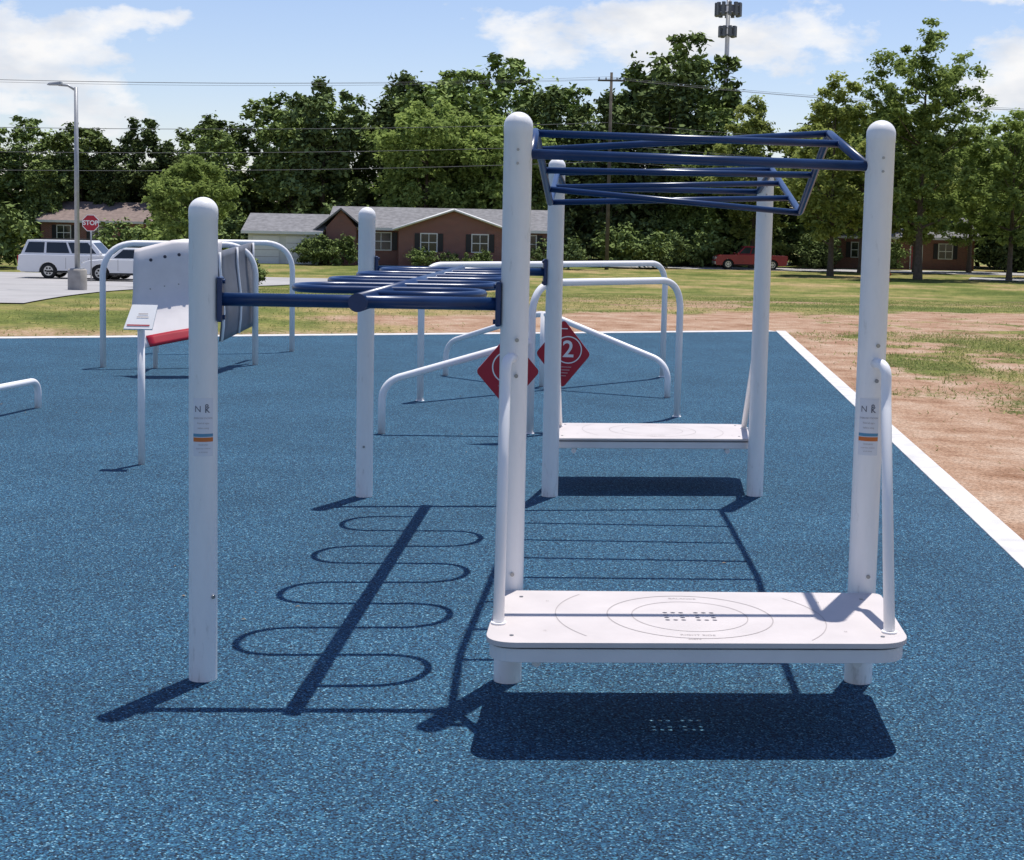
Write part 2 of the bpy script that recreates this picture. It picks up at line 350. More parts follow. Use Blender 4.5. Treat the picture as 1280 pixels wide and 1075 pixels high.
def wraptext(cx,cy,r,phi,off,z,s,size,mat,parent,bold=0.0):
    vs,fs=text_mesh(s,size,bold); out=[]
    for v in vs:
        a=phi+(v.x+off)/r; out.append((cx+r*math.cos(a),cy+r*math.sin(a),z+v.y))
    me=bpy.data.meshes.new('print'); me.from_pydata(out,[],fs); me.materials.append(mat); o=bpy.data.objects.new('print',me); col.objects.link(o); o.parent=parent
def label(c,zc,parent):
    x,y=c; phi=math.atan2(-y,-x) ; w=0.72
    shell('label_film',x,y,PR+0.0006,phi-w,phi+w,zc-0.085,zc+0.175,M_lab,parent)
    shell('label_blue',x,y,PR+0.0012,phi-w,phi+w,zc+0.002,zc+0.016,M_lblue,parent)
    shell('label_orange',x,y,PR+0.0012,phi-w,phi+w,zc-0.020,zc-0.001,M_orange,parent)
    wraptext(x,y,PR+0.0016,phi,-0.024,zc+0.125,'N',0.040,M_ink,parent,0)
    wraptext(x,y,PR+0.0016,phi,0.016,zc+0.143,'o',0.028,M_ink,parent,0.001)
    wraptext(x,y,PR+0.0016,phi,0.018,zc+0.121,'K',0.034,M_ink,parent,0.001)
    for k,tx in enumerate(('EXERCISE STATION','Read all signs','before using')):
        wraptext(x,y,PR+0.0016,phi,0,zc+0.085-0.022*k,tx,0.010,M_mark,parent)
    for k,tx in enumerate(('WARNING','supervise children','at all times')):
        wraptext(x,y,PR+0.0016,phi,0,zc-0.034-0.016*k,tx,0.009,M_mark,parent)
label(A,1.125,mb); label(C,1.165,ol)
def bolt(x,y,z,parent,d=(0,-1),r=0.009,nm='bolt'):
    tube(nm,[(x,y,z),(x+d[0]*0.008,y+d[1]*0.008,z)],r,M_steel,parent,10)
for (x,y) in (B,C):
    for z in (0.52,1.42,1.58): bolt(x+0.012,y-PR+0.001,z,ol)
bolt(A[0]+PR*0.8,A[1]-PR*0.58,0.4,mb,(0.8,-0.6)); bolt(A2[0],A2[1]-PR,0.4,mb)
def rounded(corners,rad,n=8):
    P=[Vector((x,y,0)) for x,y in corners]; out=[]
    L=len(P)
    for i in range(L):
        r=rad[i]; a=(P[i-1]-P[i]).normalized()*r; b_=(P[(i+1)%L]-P[i]).normalized()*r
        for k in range(n+1):
            t=k/n; q=(P[i]+a)*(1-t)**2+P[i]*2*t*(1-t)*0.9+(P[i]*2+a+b_)*0.5*2*t*(1-t)*0.1+(P[i]+b_)*t*t; out.append((q.x,q.y))
    return out
def slab(name,poly,z0,z1,mat,parent,bevel=0.006):
    n=len(poly); vs=[(x,y,z0) for x,y in poly]+[(x,y,z1) for x,y in poly]
    fs=[tuple(range(n))[::-1],tuple(range(n,2*n))]+[(k,(k+1)%n,n+(k+1)%n,n+k) for k in range(n)]
    return mk(name,vs,fs,mat,parent,False,bevel)
def ring(name,cx,cy,z,r,w,a0,a1,mat,parent,n=64):
    vs=[];fs=[]
    for k in range(n+1):
        a=a0+(a1-a0)*k/n
        for q in (r-w/2,r+w/2): vs.append((cx+q*math.cos(a),cy+q*math.sin(a),z))
    for k in range(n): fs.append((2*k,2*k+1,2*k+3,2*k+2))
    return mk(name,vs,fs,mat,parent)
ZP=0.45
def cutout(objs,bm):
    me=bpy.data.meshes.new('cut'); bm.to_mesh(me); bm.free(); cut=bpy.data.objects.new('cut',me); col.objects.link(cut)
    for o in objs:
        md=o.modifiers.new('b','BOOLEAN'); md.operation='DIFFERENCE'; md.object=cut; md.solver='EXACT'
    dg=bpy.context.evaluated_depsgraph_get()
    for o in objs:
        nm=bpy.data.meshes.new_from_object(o.evaluated_get(dg)); o.modifiers.clear(); o.data=nm
    bpy.data.objects.remove(cut)
def platform(corners,rad,center,sgn,holes):
    e=empty('step_platform')
    poly=rounded(corners,rad)
    cx=sum(p[0] for p in corners)/4; cy=sum(p[1] for p in corners)/4
    top=slab('deck_board',poly,ZP-0.022,ZP,M_board,e,0)
    ins=[(cx+(x-cx)*0.985,cy+(y-cy)*0.97) for x,y in poly]
    mid=slab('dark_gap_layer',[(cx+(x-cx)*0.975,cy+(y-cy)*0.95) for x,y in poly],ZP-0.030,ZP-0.0225,M_dark,e,0)  # dark slab stands in for the shaded gap between board and pan
    low=slab('steel_pan',ins,ZP-0.085,ZP-0.0305,M_steelw,e,0)
    if holes:
        bm=bmesh.new()
        for gx in (-0.066,0.066):
            for dx in (-1,0,1):
                for dy in (-1.5,-0.5,0.5,1.5):
                    if abs(dy)<1 and dx==0: continue
                    m4=Matrix.Translation((center[0]+gx+dx*0.034,center[1]+dy*0.040+(gx+dx*0.03)*0.06,ZP-0.02))
                    bmesh.ops.create_cone(bm,cap_ends=True,segments=12,radius1=0.0105,radius2=0.0105,depth=0.1,matrix=m4)
        cutout([top],bm)
        bm=bmesh.new(); bmesh.ops.create_cube(bm,size=1,matrix=Matrix.Translation((center[0],center[1],ZP-0.07))@Matrix.Diagonal((0.30,0.30,0.2,1)))
        for v in bm.verts:
            if v.co.z>ZP-0.02: v.co.z=ZP-0.0221
        cutout([mid,low],bm)
    for o in (top,low):
        md=o.modifiers.new('bevel','BEVEL'); md.width=0.008; md.segments=3; md.limit_method='ANGLE'; md.angle_limit=R(60)
        if holes: md.width=0.002
    zz=ZP+0.0012
    for r_,w_ in ((0.35,0.005),(0.245,0.004)): ring('printed_ring',center[0],center[1],zz,r_,w_,0,2*math.pi,M_mark,e)
    for a0 in (-0.65,math.pi-0.65): ring('printed_arc',center[0],center[1],zz,0.57,0.004,a0,a0+1.3,M_mark,e,30)
    for s,x,y in (('RIGHT SIDE',0.0,-0.30),('BALANCE',0.0,0.30),('II',-0.62,-0.24),('II',0.62,-0.24),('II',0.6,0.25),('II',-0.6,0.25),('II',-0.01,0.0),('start',-0.02,-0.36)):
        vs,fs=text_mesh(s,0.028); me=bpy.data.meshes.new('print'); me.from_pydata([(center[0]+x+v.x,center[1]+y+0.06*x+v.y,zz) for v in vs],[],fs)
        me.materials.append(M_mark); o=bpy.data.objects.new('print',me); col.objects.link(o); o.parent=e
    for t in (0.06,0.94):
        for k in (0,1):
            p=lerp(corners[0],corners[1],t); q=lerp(corners[3],corners[2],t); pp=lerp(p,q,0.12+0.74*k)
            tube('deck_bolt',[(pp[0],pp[1],ZP-0.001),(pp[0],pp[1],ZP+0.003)],0.009,M_steel,e,10)
    for k in (0.12,0.88):
        p=lerp(corners[0],corners[1],k); q=lerp(corners[3],corners[2],k)
        a=lerp(p,q,0.1); b_=lerp(p,q,0.97)
        tube('joist',[(a[0],a[1],ZP-0.105),(b_[0],b_[1],ZP-0.105)],0.02,M_steelw,e,10)
    return e
pf=platform([(-0.09,5.86),(1.625,5.965),(1.70,6.815),(-0.035,6.725)],[0.13,0.13,0.05,0.05],(0.775,6.33),-1,True)
def handle(base,pst,side,parent,sg):
    x,y=pst
    tube('handrail',fillet([(x,y-sg*0.04,1.50),(x+side*0.035,y-sg*0.14,1.50),(x+side*0.035,y-sg*0.155,1.36),base],0.11,10),0.0235,M_white,parent,18)
    tube('handrail_foot',[(base[0],base[1],ZP),(base[0],base[1],ZP+0.008)],0.032,M_white,parent,18)
handle((-0.035,6.15,ZP),B,-1,pf,1); handle((1.575,6.13,ZP),C,1,pf,1)
pb=platform([(0.36,12.62),(1.99,12.78),(1.90,11.87),(0.30,11.70)],[0.13,0.13,0.05,0.05],(1.15,12.25),1,False)
handle((0.40,12.4,ZP),B2,0.6,pb,-1); handle((1.93,12.5,ZP),C2,0.5,pb,-1)

def ubar(name,p,q,h,r=0.032,fr=0.3):
    e=empty(name); tube('bar',fillet([(p[0],p[1],0),(p[0],p[1],h),(q[0],q[1],h),(q[0],q[1],0)],fr,10),r,M_white,e,16)
    for s in (p,q): tube('foot_collar',[(s[0],s[1],0.0),(s[0],s[1],0.018)],r+0.01,M_white,e,16)
    return e
ubar('stretch_bar',(0.19,15.12),(1.836,16.72),1.52,0.037)
ubar('stretch_bar',(-1.074,17.75),(2.108,21.2),1.6,0.039)
e=empty('incline_push_up_bar')
tube('bar',fillet([(-1.278,14.9,0),(-1.278,14.9,0.52),(0.12,15.1,0.93),(0.19,15.12,0.93)],0.17,8),0.037,M_white,e,16)
e=empty('incline_push_up_bar')
tube('bar',fillet([(-0.913,20.8,0),(-0.913,20.8,0.46),(0.39,19.6,0.98),(1.916,18.6,0.43),(1.916,18.6,0)],0.2,8),0.038,M_white,e,16)
tube('post',[(0.39,19.6,0),(0.39,19.6,0.98)],0.036,M_white,e,16)
def diamond(name,c,hw,hh,txt,yaw,px,ox=0.0):
    e=empty(name,(c[0],c[1],c[2])); e.rotation_euler=(0,0,yaw)
    poly=rounded([(0,-hh),(hw,0),(0,hh),(-hw,0)],[0.04]*4,5); n=len(poly)
    vs=[(x,-0.008,z) for x,z in poly]+[(x,0.008,z) for x,z in poly]
    mk('plate',vs,[tuple(range(n)),tuple(range(n,2*n))[::-1]]+[(k,(k+1)%n,n+(k+1)%n,n+k) for k in range(n)],M_red,e)
    vs=[];fs=[]
    for k in range(49):
        a=2*math.pi*k/48
        for r in (hw*0.46,hw*0.50): vs.append((ox+r*math.cos(a),-0.010,r*math.sin(a)+hh*0.12))
    for k in range(48): fs.append((2*k,2*k+1,2*k+3,2*k+2))
    mk('ring',vs,fs,M_signw,e)
    tv,tf=text_mesh(txt,hw*0.85,0.003); me=bpy.data.meshes.new('number'); me.from_pydata([(ox+v.x,-0.010,v.y+hh*0.12) for v in tv],[],tf); me.materials.append(M_signw)
    o=bpy.data.objects.new('number',me); col.objects.link(o); o.parent=e
    for k in range(4): box('text_line',(0,-0.010,-hh*0.38-0.03*k),(hw*(0.6-0.12*k),0.001,0.003),M_signw,e)
    box('text_line',(0,-0.010,hh*0.73),(hw*0.3,0.001,0.010),M_signw,e)
    tube('sign_post',[(px[0],px[1],-c[2]),(px[0],px[1],0)],0.03,M_white,e,14)
diamond('exercise_number_sign',(0.515,15.35,0.80),0.28,0.35,'2',R(-6),(-0.06,0.045),0.05)
diamond('exercise_number_sign',(-0.04,14.5,0.69),0.31,0.36,'1',R(8),(0.12,0.045))
cw=empty('climbing_panel_station')
for p,q in (((-5.67,20.98),(-3.695,21.77)),((-5.5,23.4),(-3.516,24.16))):
    tube('arch',fillet([(p[0],p[1],0),(p[0],p[1],1.73),(q[0],q[1],1.73),(q[0],q[1],0)],0.42,10),0.042,M_white,cw,16)
def panel(name,fn,nu,nv,mat,parent,th=0.025):
    vs=[];fs=[]
    for j in range(nv+1):
        for i_ in range(nu+1): vs.append(fn(i_/nu,j/nv))
    for j in range(nv):
        for i_ in range(nu):
            a=j*(nu+1)+i_; fs.append((a,a+1,a+nu+2,a+nu+1))
    o=mk(name,vs,fs,mat,parent,True); md=o.modifiers.new('s','SOLIDIFY'); md.thickness=th; md.offset=0; return o
def pw(u,v):
    xl=-5.05 if v>0.42 else -5.05+0.28*((0.42-v)/0.42)**1.3
    x=xl+(-3.93-xl)*u; zb=0.41+0.17*u; zt=1.66+0.14*min(1,u*2.2)
    z=zb+(zt-zb)*v; y=19.75+0.10*math.sin(v*6.0-1.0)+0.62*v+0.25*u
    return (x,y,z)
panel('white_panel',pw,14,24,M_panel,cw)
panel('red_trim',lambda u,v:(lambda p:(p[0],p[1]-0.03,p[2]))(pw(0.08+0.92*u,0.0+0.10*v)),10,4,M_red,cw,0.02)
for u in (0.2,0.36,0.52,0.68,0.84):
    p=pw(u,0.85); tube('dark_hole_disc',[(p[0],p[1]-0.02,p[2]),(p[0],p[1]-0.012,p[2])],0.022,M_dark,cw,12)  # solid dark discs, painted in place of the shade inside real holes
    p=pw(u,0.55); tube('hold_bolt',[(p[0],p[1]-0.02,p[2]),(p[0],p[1]-0.012,p[2])],0.010,M_steel,cw,10)
def pg(u,v): return (-3.93+0.15*u+0.03*math.sin(v*5),20.35+1.7*u,0.45+0.05*u+1.2*v+0.06*u)
panel('grey_panel',pg,6,14,M_grayp,cw,0.03)  # the grey puts this panel's shaded side into its colour
for u in (0.0,0.5,1.0):
    tube('panel_rib',[tuple(np.array(pg(u,v/6))+np.array([0.03,-0.02,0])) for v in range(7)],0.018,M_white,cw,8)
tube('brace',[(-4.95,21.0,0),(-4.95,21.0,0.5),(-4.85,20.0,0.6)],0.035,M_white,cw,12)
tube('brace',[(-3.85,22.6,0),(-3.85,22.6,0.6),(-3.9,22.0,0.7)],0.035,M_white,cw,12)
e=empty('instruction_sign',(-3.117,12.72,0))
tube('post',[(0,0,0),(0,0,1.18)],0.030,M_white,e,18)
mk('placard',[(-0.125,-0.10,1.165),(0.115,-0.10,1.165),(0.125,0.06,1.36),(-0.09,0.06,1.36),(-0.125,-0.085,1.155),(0.115,-0.085,1.155),(0.125,0.075,1.35),(-0.09,0.075,1.35)],[(0,1,2,3),(4,5,6,7),(0,1,5,4),(1,2,6,5),(2,3,7,6),(3,0,4,7)],M_signw,e,False,0.003)
def plq(x0,x1,t0,t1,mat,nm):
    f=lambda t:(-0.10+0.16*t-0.004,1.165+0.195*t+0.003)
    (y0,z0),(y1,z1)=f(t0),f(t1); mk(nm,[(x0,y0,z0),(x1,y0,z0),(x1,y1,z1),(x0,y1,z1)],[(0,1,2,3)],mat,e)
plq(-0.10,0.09,0.12,0.17,M_red,'placard_stripe'); plq(-0.03,0.07,0.47,0.50,M_mark,'placard_text'); plq(-0.02,0.06,0.60,0.63,M_mark,'placard_text')
e=empty('low_push_up_bar')
tube('bar',fillet([(-5.132,16.37,0),(-5.132,16.37,0.31),(-5.62,13.9,0.31),(-5.62,13.9,0)],0.14,8),0.037,M_white,e,16)
nl_=70; lx=rng.uniform(-6,3,nl_); ly=rng.uniform(5.2,26,nl_); la=rng.random(nl_)*6.28; ls=rng.uniform(0.008,0.018,nl_)
LV=[]
for k in range(nl_):
    if lx[k]>2.0+0.1*ly[k]-0.2: continue
    c_,s_=math.cos(la[k])*ls[k],math.sin(la[k])*ls[k]
    LV+=[(lx[k]-c_,ly[k]-s_,0.016),(lx[k]+s_*0.4,ly[k]-c_*0.4,0.020),(lx[k]+c_,ly[k]+s_,0.017),(lx[k]-s_*0.4,ly[k]+c_*0.4,0.022)]
LV=np.array(LV); me=fastmesh('fallen_leaves',LV,np.arange(len(LV)).reshape(-1,4)); me.materials.append(paint('dry_leaf',(0.22,0.15,0.08),0.8,0.3,3)); o=bpy.data.objects.new('fallen_leaves',me); col.objects.link(o)

# ------------------------------------------------------------------ street furniture
zl=float(tz(48.8))
e=empty('street_lamp',(-14.0,48.8,zl))
lathe('concrete_base',0,0,[(0.3,-0.2),(0.3,0.66),(0.27,0.7),(0.0,0.7)],M_conc2,e,24)
box('base_plate',(0,0,0.715),(0.36,0.36,0.03),M_galv,e,0.005)
tube('pole',[(0,0,0.7),(0,0,6.45)],[0.085,0.06],M_galv,e,14)
tube('arm',[(0,0,6.35),(-0.25,0,6.5),(-0.55,0,6.52)],0.04,M_galv,e,10)
mk('lamp_head',[(-0.9,-0.13,6.50),(-0.45,-0.13,6.50),(-0.45,0.13,6.50),(-0.9,0.13,6.50),(-0.84,-0.09,6.58),(-0.45,-0.11,6.62),(-0.45,0.11,6.62),(-0.84,0.09,6.58)],[(0,3,2,1),(4,5,6,7),(0,1,5,4),(1,2,6,5),(2,3,7,6),(3,0,4,7)],M_galv,e,False,0.02)
e=empty('stop_sign',(-20.0,72,float(tz(72))))
tube('post',[(0,0,0),(0,0,3.1)],0.035,M_galv,e,8)
def ngon(name,r,y,z,mat,parent,n=8,th=0.01):
    vs=[(r*math.cos(math.pi/8+2*math.pi*k/n),y,z+r*math.sin(math.pi/8+2*math.pi*k/n)) for k in range(n)]
    vs+=[(v[0],v[1]+th,v[2]) for v in vs]
    return mk(name,vs,[tuple(range(n)),tuple(range(n,2*n))]+[(k,(k+1)%n,n+(k+1)%n,n+k) for k in range(n)],mat,parent)
ngon('border',0.42,-0.06,2.78,M_signw,e); ngon('face',0.385,-0.066,2.78,M_red,e,8,0.004)
tv,tf=text_mesh('STOP',0.30,0.008); me=bpy.data.meshes.new('word'); me.from_pydata([(v.x,-0.070,v.y+2.78) for v in tv],[],tf); me.materials.append(M_signw); o=bpy.data.objects.new('word',me); col.objects.link(o); o.parent=e
e=empty('fire_hydrant',(24.3,99,float(tz(99))))
lathe('body',0,0,[(0.17,0),(0.17,0.06),(0.12,0.07),(0.12,0.55),(0.16,0.56),(0.16,0.6),(0.13,0.68),(0.06,0.78),(0.03,0.85)],M_hyd,e,16)
tube('nozzle',[(-0.22,0,0.42),(0.22,0,0.42)],0.06,M_hyd,e,10); tube('nozzle_front',[(0,0,0.42),(0,-0.2,0.42)],0.075,M_hyd,e,10)
e=empty('cell_tower',(27.0,200,-1))
tube('mast',[(0,0,0),(0,0,34)],[0.5,0.24],M_galv,e,14)
for zz,rr_,hh,nn in ((31.2,1.55,1.7,12),(28.4,1.0,1.4,9)):
    for dz in (-0.4,0.5): tube('platform_ring',[(rr_*math.cos(k*math.pi/9),rr_*math.sin(k*math.pi/9),zz+dz) for k in range(19)],0.09,M_grayp,e,6)
    for k in range(nn):
        a=2*math.pi*k/nn; tube('strut',[(0,0,zz-0.4),(rr_*math.cos(a),rr_*math.sin(a),zz-0.4)],0.06,M_grayp,e,5)
        box('antenna',(rr_*math.cos(a),rr_*math.sin(a),zz+0.1),(0.4,0.4,hh),M_grayp,e,0.03,a)
def upole(x,y,h):
    e=empty('utility_pole',(x,y,float(tz(y))))
    tube('pole',[(0,0,0),(0,0,h)],[0.16,0.10],M_wood,e,10)
    box('crossarm',(0,-0.16,h-0.6),(2.0,0.1,0.12),M_wood,e,0.01)
    for dx in (-0.9,-0.4,0.4,0.9): lathe('insulator',dx,-0.16,[(0.05,h-0.53),(0.06,h-0.45),(0.03,h-0.36),(0.0,h-0.34)],M_galv,e,8)
    return (x,y,h+float(tz(y)))
P0=upole(6.8,112,14.3); P1=upole(-62,88,12.0); P2=upole(72,128,14.0)
we=empty('power_lines')
def wire(p,q,sag,r=0.018):
    pts=[]
    for k in range(25):
        t=k/24; v=Vector(p).lerp(Vector(q),t); v.z-=sag*4*t*(1-t); pts.append(v)
    tube('wire',pts,r,M_wire,we,5)
for dx,dz in ((-0.9,-0.4),(0.4,-0.4),(0.9,-0.4),(0,-3.6),(0,-5.2),(0,-6.4)):
    wire((P0[0]+dx*0.3,P0[1]+dx,P0[2]+dz),(P1[0]+dx*0.3,P1[1]+dx,P1[2]+dz*0.95),0.8+0.2*abs(dx),0.010 if dz>-1 else 0.02)
    wire((P0[0]+dx*0.3,P0[1]+dx,P0[2]+dz),(P2[0]+dx*0.3,P2[1]+dx,P2[2]+dz*0.95),0.9,0.012)

# ------------------------------------------------------------------ vehicles
def wheel(x,y,r,parent,side):
    w=0.24
    prof=[(0.62*r,-w/2),(0.95*r,-w/2),(r,-w/2+0.04),(r,w/2-0.04),(0.95*r,w/2),(0.62*r,w/2)]
    vs=[];fs=[];sg=24
    for rr_,yy in prof:
        for k in range(sg):
            a=2*math.pi*k/sg; vs.append((x+rr_*math.cos(a),y+yy,r+rr_*math.sin(a)))
    for i_ in range(len(prof)-1):
        for k in range(sg):
            k2=(k+1)%sg; fs.append((i_*sg+k,i_*sg+k2,(i_+1)*sg+k2,(i_+1)*sg+k))
    mk('tyre',vs,fs,M_tyre,parent,True)
    tube('rim',[(x,y-w*0.36,r),(x,y+w*0.36,r)],0.62*r,M_chrome,parent,20)
    yy=y+side*(w*0.36+0.004)
    for k in range(6):
        a=2*math.pi*k/6; cx_=x+0.37*r*math.cos(a); cz_=r+0.37*r*math.sin(a)
        tube('rim_gap',[(cx_,yy-0.003,cz_),(cx_,yy+0.003,cz_)],0.13*r,M_tyre,parent,8)
def car(name,loc,rz,L,W,belt,roof,gx,wheels,paintm,hood,bedz=None):
    e=empty(name,loc); e.rotation_euler=(0,0,rz); r=0.39; hw=W/2
    pr=[(0.03,0.45),(0.0,0.75),(0.04,belt-0.05)]
    if bedz: pr+=[(0.05,bedz),(gx[0]-0.02,bedz),(gx[0],belt)]
    else: pr+=[(0.1,belt)]
    pr+=[(gx[3],belt),(L-0.35,hood),(L-0.1,hood-0.12),(L,0.75),(L-0.02,0.42),(L-0.15,0.32)]
    for wx in sorted(wheels,reverse=True):
        for k in range(9):
            a=math.pi*k/8; pr.append((wx+(r+0.07)*math.cos(a),0.32+(r+0.10)*math.sin(a)))
    pr.append((0.15,0.32)); n=len(pr)
    vs=[(x,-hw,z) for x,z in pr]+[(x,hw,z) for x,z in pr]
    mk('body',vs,[tuple(range(n)),tuple(range(n,2*n))[::-1]]+[(k,(k+1)%n,n+(k+1)%n,n+k) for k in range(n)],paintm,e,False,0.03)
    b0=hw-0.04;t0=hw-0.22;x0,x0t,x1t,x1=gx;zb=belt-0.03
    gv=[(x0,-b0,zb),(x1,-b0,zb),(x1,b0,zb),(x0,b0,zb),(x0t,-t0,roof),(x1t,-t0,roof),(x1t,t0,roof),(x0t,t0,roof)]
    mk('cabin',gv,[(0,3,2,1),(4,5,6,7),(0,1,5,4),(1,2,6,5),(2,3,7,6),(3,0,4,7)],paintm,e,False,0.03)
    def fq(a,b_,c,d,us,name='window'):
        a,b_,c,d=[Vector(v) for v in (a,b_,c,d)]; nrm=(b_-a).cross(d-a).normalized(); ctr=(a+b_+c+d)/4
        if nrm.dot(ctr-Vector((L/2,0,zb)))<0: nrm=-nrm
        for (u0,u1) in us:
            q=[]
            for u,v in ((u0,0.16),(u1,0.16),(u1,0.86),(u0,0.86)):
                q.append(a.lerp(b_,u).lerp(d.lerp(c,u),v)+nrm*0.006)
            mk(name,q,[(0,1,2,3)],M_glass,e)
    us=[(0.04,0.28),(0.31,0.60),(0.63,0.93)] if not bedz else [(0.08,0.45),(0.5,0.92)]
    fq(gv[0],gv[1],gv[5],gv[4],us); fq(gv[3],gv[2],gv[6],gv[7],us)
    fq(gv[1],gv[2],gv[6],gv[5],[(0.06,0.94)]); fq(gv[0],gv[3],gv[7],gv[4],[(0.08,0.92)])
    for wx in wheels:
        for s in (-1,1): wheel(wx,s*(hw-0.13),r,e,s)
    box('under',(L/2,0,0.42),(L*0.9,W*0.8,0.24),M_tyre,e)
    for s in (-1,1):
        box('tail_light',(0.03,s*(hw-0.13),belt-0.25),(0.12,0.2,0.4),M_tail,e,0.02)
        box('headlight',(L-0.08,s*(hw-0.22),hood-0.25),(0.18,0.36,0.2),M_chrome,e,0.02)
        box('mirror',(x1-0.15,s*(hw+0.08),belt+0.08),(0.12,0.2,0.16),paintm,e,0.03)
        for hx in (0.42,0.62): box('door_seam',(L*hx,s*(hw+0.002),0.78),(0.012,0.004,0.55),M_tyre,e)
        box('sill',(L/2,s*(hw-0.02),0.37),(L*0.5,0.06,0.08),M_tyre,e,0.01)
    box('bumper_front',(L-0.02,0,0.5),(0.16,W*0.94,0.22),M_tyre if bedz is None else M_chrome,e,0.03)
    box('bumper_rear',(0.02,0,0.5),(0.16,W*0.94,0.2),M_chrome if bedz else paintm,e,0.03)
    box('grille',(L-0.01,0,0.82),(0.06,W*0.55,0.22),M_chrome,e,0.02)
    if not bedz:
        for s in (-1,1): tube('roof_rail',[(x0t+0.3,s*(t0-0.06),roof+0.05),(x1t-0.3,s*(t0-0.06),roof+0.05)],0.025,M_tyre,e,6)
    return e
car('suv',(-24.45,76,float(tz(76))+0.035),0,5.65,2.05,1.18,1.9,(0.12,0.42,3.55,4.25),(1.5,4.75),M_carw,1.12)
car('suv',(-16.2,74,float(tz(74))+0.035),math.pi+0.12,4.6,1.9,1.05,1.6,(0.12,0.5,2.7,3.4),(0.95,3.7),M_carw,0.98)
car('pickup_truck',(21.3,119.8,-1.02),math.pi,5.6,1.95,1.15,1.82,(2.0,2.15,3.3,4.0),(1.15,4.6),M_carr,1.1,1.12)

# ------------------------------------------------------------------ houses
def prism_roof(e,x0,x1,y0,y1,eave,ridge,mat,axis='x',ov=0.45,th=0.14):
    if axis=='x':
        yc=(y0+y1)/2; s=(ridge-eave)/((y1-y0)/2); ed=eave-s*ov
        A_=[(x0-ov,y0-ov,ed),(x1+ov,y0-ov,ed),(x1+ov,yc,ridge),(x0-ov,yc,ridge),(x0-ov,y1+ov,ed),(x1+ov,y1+ov,ed)]
    else:
        xc=(x0+x1)/2; s=(ridge-eave)/((x1-x0)/2); ed=eave-s*ov
        A_=[(x0-ov,y1,ed),(x0-ov,y0-ov,ed),(xc,y0-ov,ridge),(xc,y1,ridge),(x1+ov,y1,ed),(x1+ov,y0-ov,ed)]
    B_=[(a,b_,c+th) for a,b_,c in A_]
    vs=A_+B_; f=[(0,1,2,3),(3,2,5,4),(6,7,8,9),(9,8,11,10),(0,1,7,6),(1,2,8,7),(2,5,11,8),(5,4,10,11),(4,3,9,10),(3,0,6,9)]
    mk('roof',vs,f,mat,e)
    if axis=='x':
        box('fascia',((x0+x1)/2,y0-ov-0.03,ed+0.05),(x1-x0+2*ov,0.05,0.2),M_siding,e)
def walls(e,x0,x1,y0,y1,eave,ridge,mat,axis='x',name='walls'):
    if axis=='x':
        yc=(y0+y1)/2
        vs=[(x0,y0,-0.6),(x1,y0,-0.6),(x1,y1,-0.6),(x0,y1,-0.6),(x0,y0,eave),(x1,y0,eave),(x1,y1,eave),(x0,y1,eave),(x0,yc,ridge-0.03),(x1,yc,ridge-0.03)]
        f=[(0,1,5,4),(2,3,7,6),(1,2,6,9,5),(3,0,4,8,7)]
    else:
        xc=(x0+x1)/2
        vs=[(x0,y0,-0.6),(x1,y0,-0.6),(x1,y1,-0.6),(x0,y1,-0.6),(x0,y0,eave),(x1,y0,eave),(x1,y1,eave),(x0,y1,eave),(xc,y0,ridge-0.03),(xc,y1,ridge-0.03)]
        f=[(0,1,5,8,4),(1,2,6,5),(2,3,7,9,6),(3,0,4,7)]
    mk(name,vs,f,mat,e)
def window(e,x,y,z,w=1.1,h=1.2,shut=True):
    box('window_frame',(x,y-0.03,z),(w+0.16,0.08,h+0.16),M_siding,e)
    box('window_glass',(x,y-0.075,z),(w,0.02,h),M_glass,e)
    box('window_bar',(x,y-0.09,z),(w,0.02,0.06),M_siding,e); box('window_mullion',(x,y-0.093,z),(0.05,0.02,h),M_siding,e)
    if shut:
        for s in (-1,1): box('shutter',(x+s*(w/2+0.30),y-0.03,z),(0.36,0.06,h+0.1),M_shut,e)
def door(e,x,y):
    box('door_frame',(x,y-0.03,1.05),(1.1,0.08,2.15),M_siding,e); box('door',(x,y-0.075,1.03),(0.9,0.03,2.0),M_carr,e)
zf=-1.05
h=empty('brick_house',(-13.4,112,zf))
walls(h,0,15.8,0,8.5,2.75,4.15,M_brick); prism_roof(h,0,15.8,0,8.5,2.75,4.15,M_roof)
walls(h,5.0,13.0,-1.6,0.05,2.72,4.05,M_brick,'y','gable_wing'); prism_roof(h,5.0,13.0,-1.6,4.2,2.72,4.05,M_roof,'y',0.4)
for s in (-1,1):
    tube('gable_trim',[(9.0+s*4.4,-2.03,2.62),(9.0,-2.03,4.13)],0.09,M_siding,h,4)
window(h,7.2,-1.6,1.75);window(h,10.9,-1.6,1.75);window(h,14.4,0,1.75);window(h,3.6,0,1.75,1.4);door(h,2.5,0)
walls(h,-0.3,1.9,-1.2,0.05,2.7,4.0,M_brick,'y','porch_gable'); prism_roof(h,-0.9,2.5,-1.2,3,2.62,4.0,M_roof,'y',0.35)
h=empty('white_garage',(-19.3,110.5,zf))
walls(h,0,5.0,0,7,2.35,3.5,M_siding); prism_roof(h,0,5.0,0,7,2.35,3.5,M_roof)
for x in (1.3,3.7):
    box('garage_door',(x,-0.05,1.0),(1.9,0.06,2.0),M_signw,h)
    for k in range(1,4): box('door_groove',(x,-0.085,0.5*k),(1.86,0.01,0.03),M_mark,h)
h=empty('brown_roof_house',(-41,132,zf))
walls(h,0,13,0,8,2.8,4.3,M_brick); prism_roof(h,0,13,0,8,2.8,4.3,M_roofb)
for x in (2,5,10.5): window(h,x,0,1.7)
door(h,7.6,0)
h=empty('brown_roof_house',(-62,118,zf))
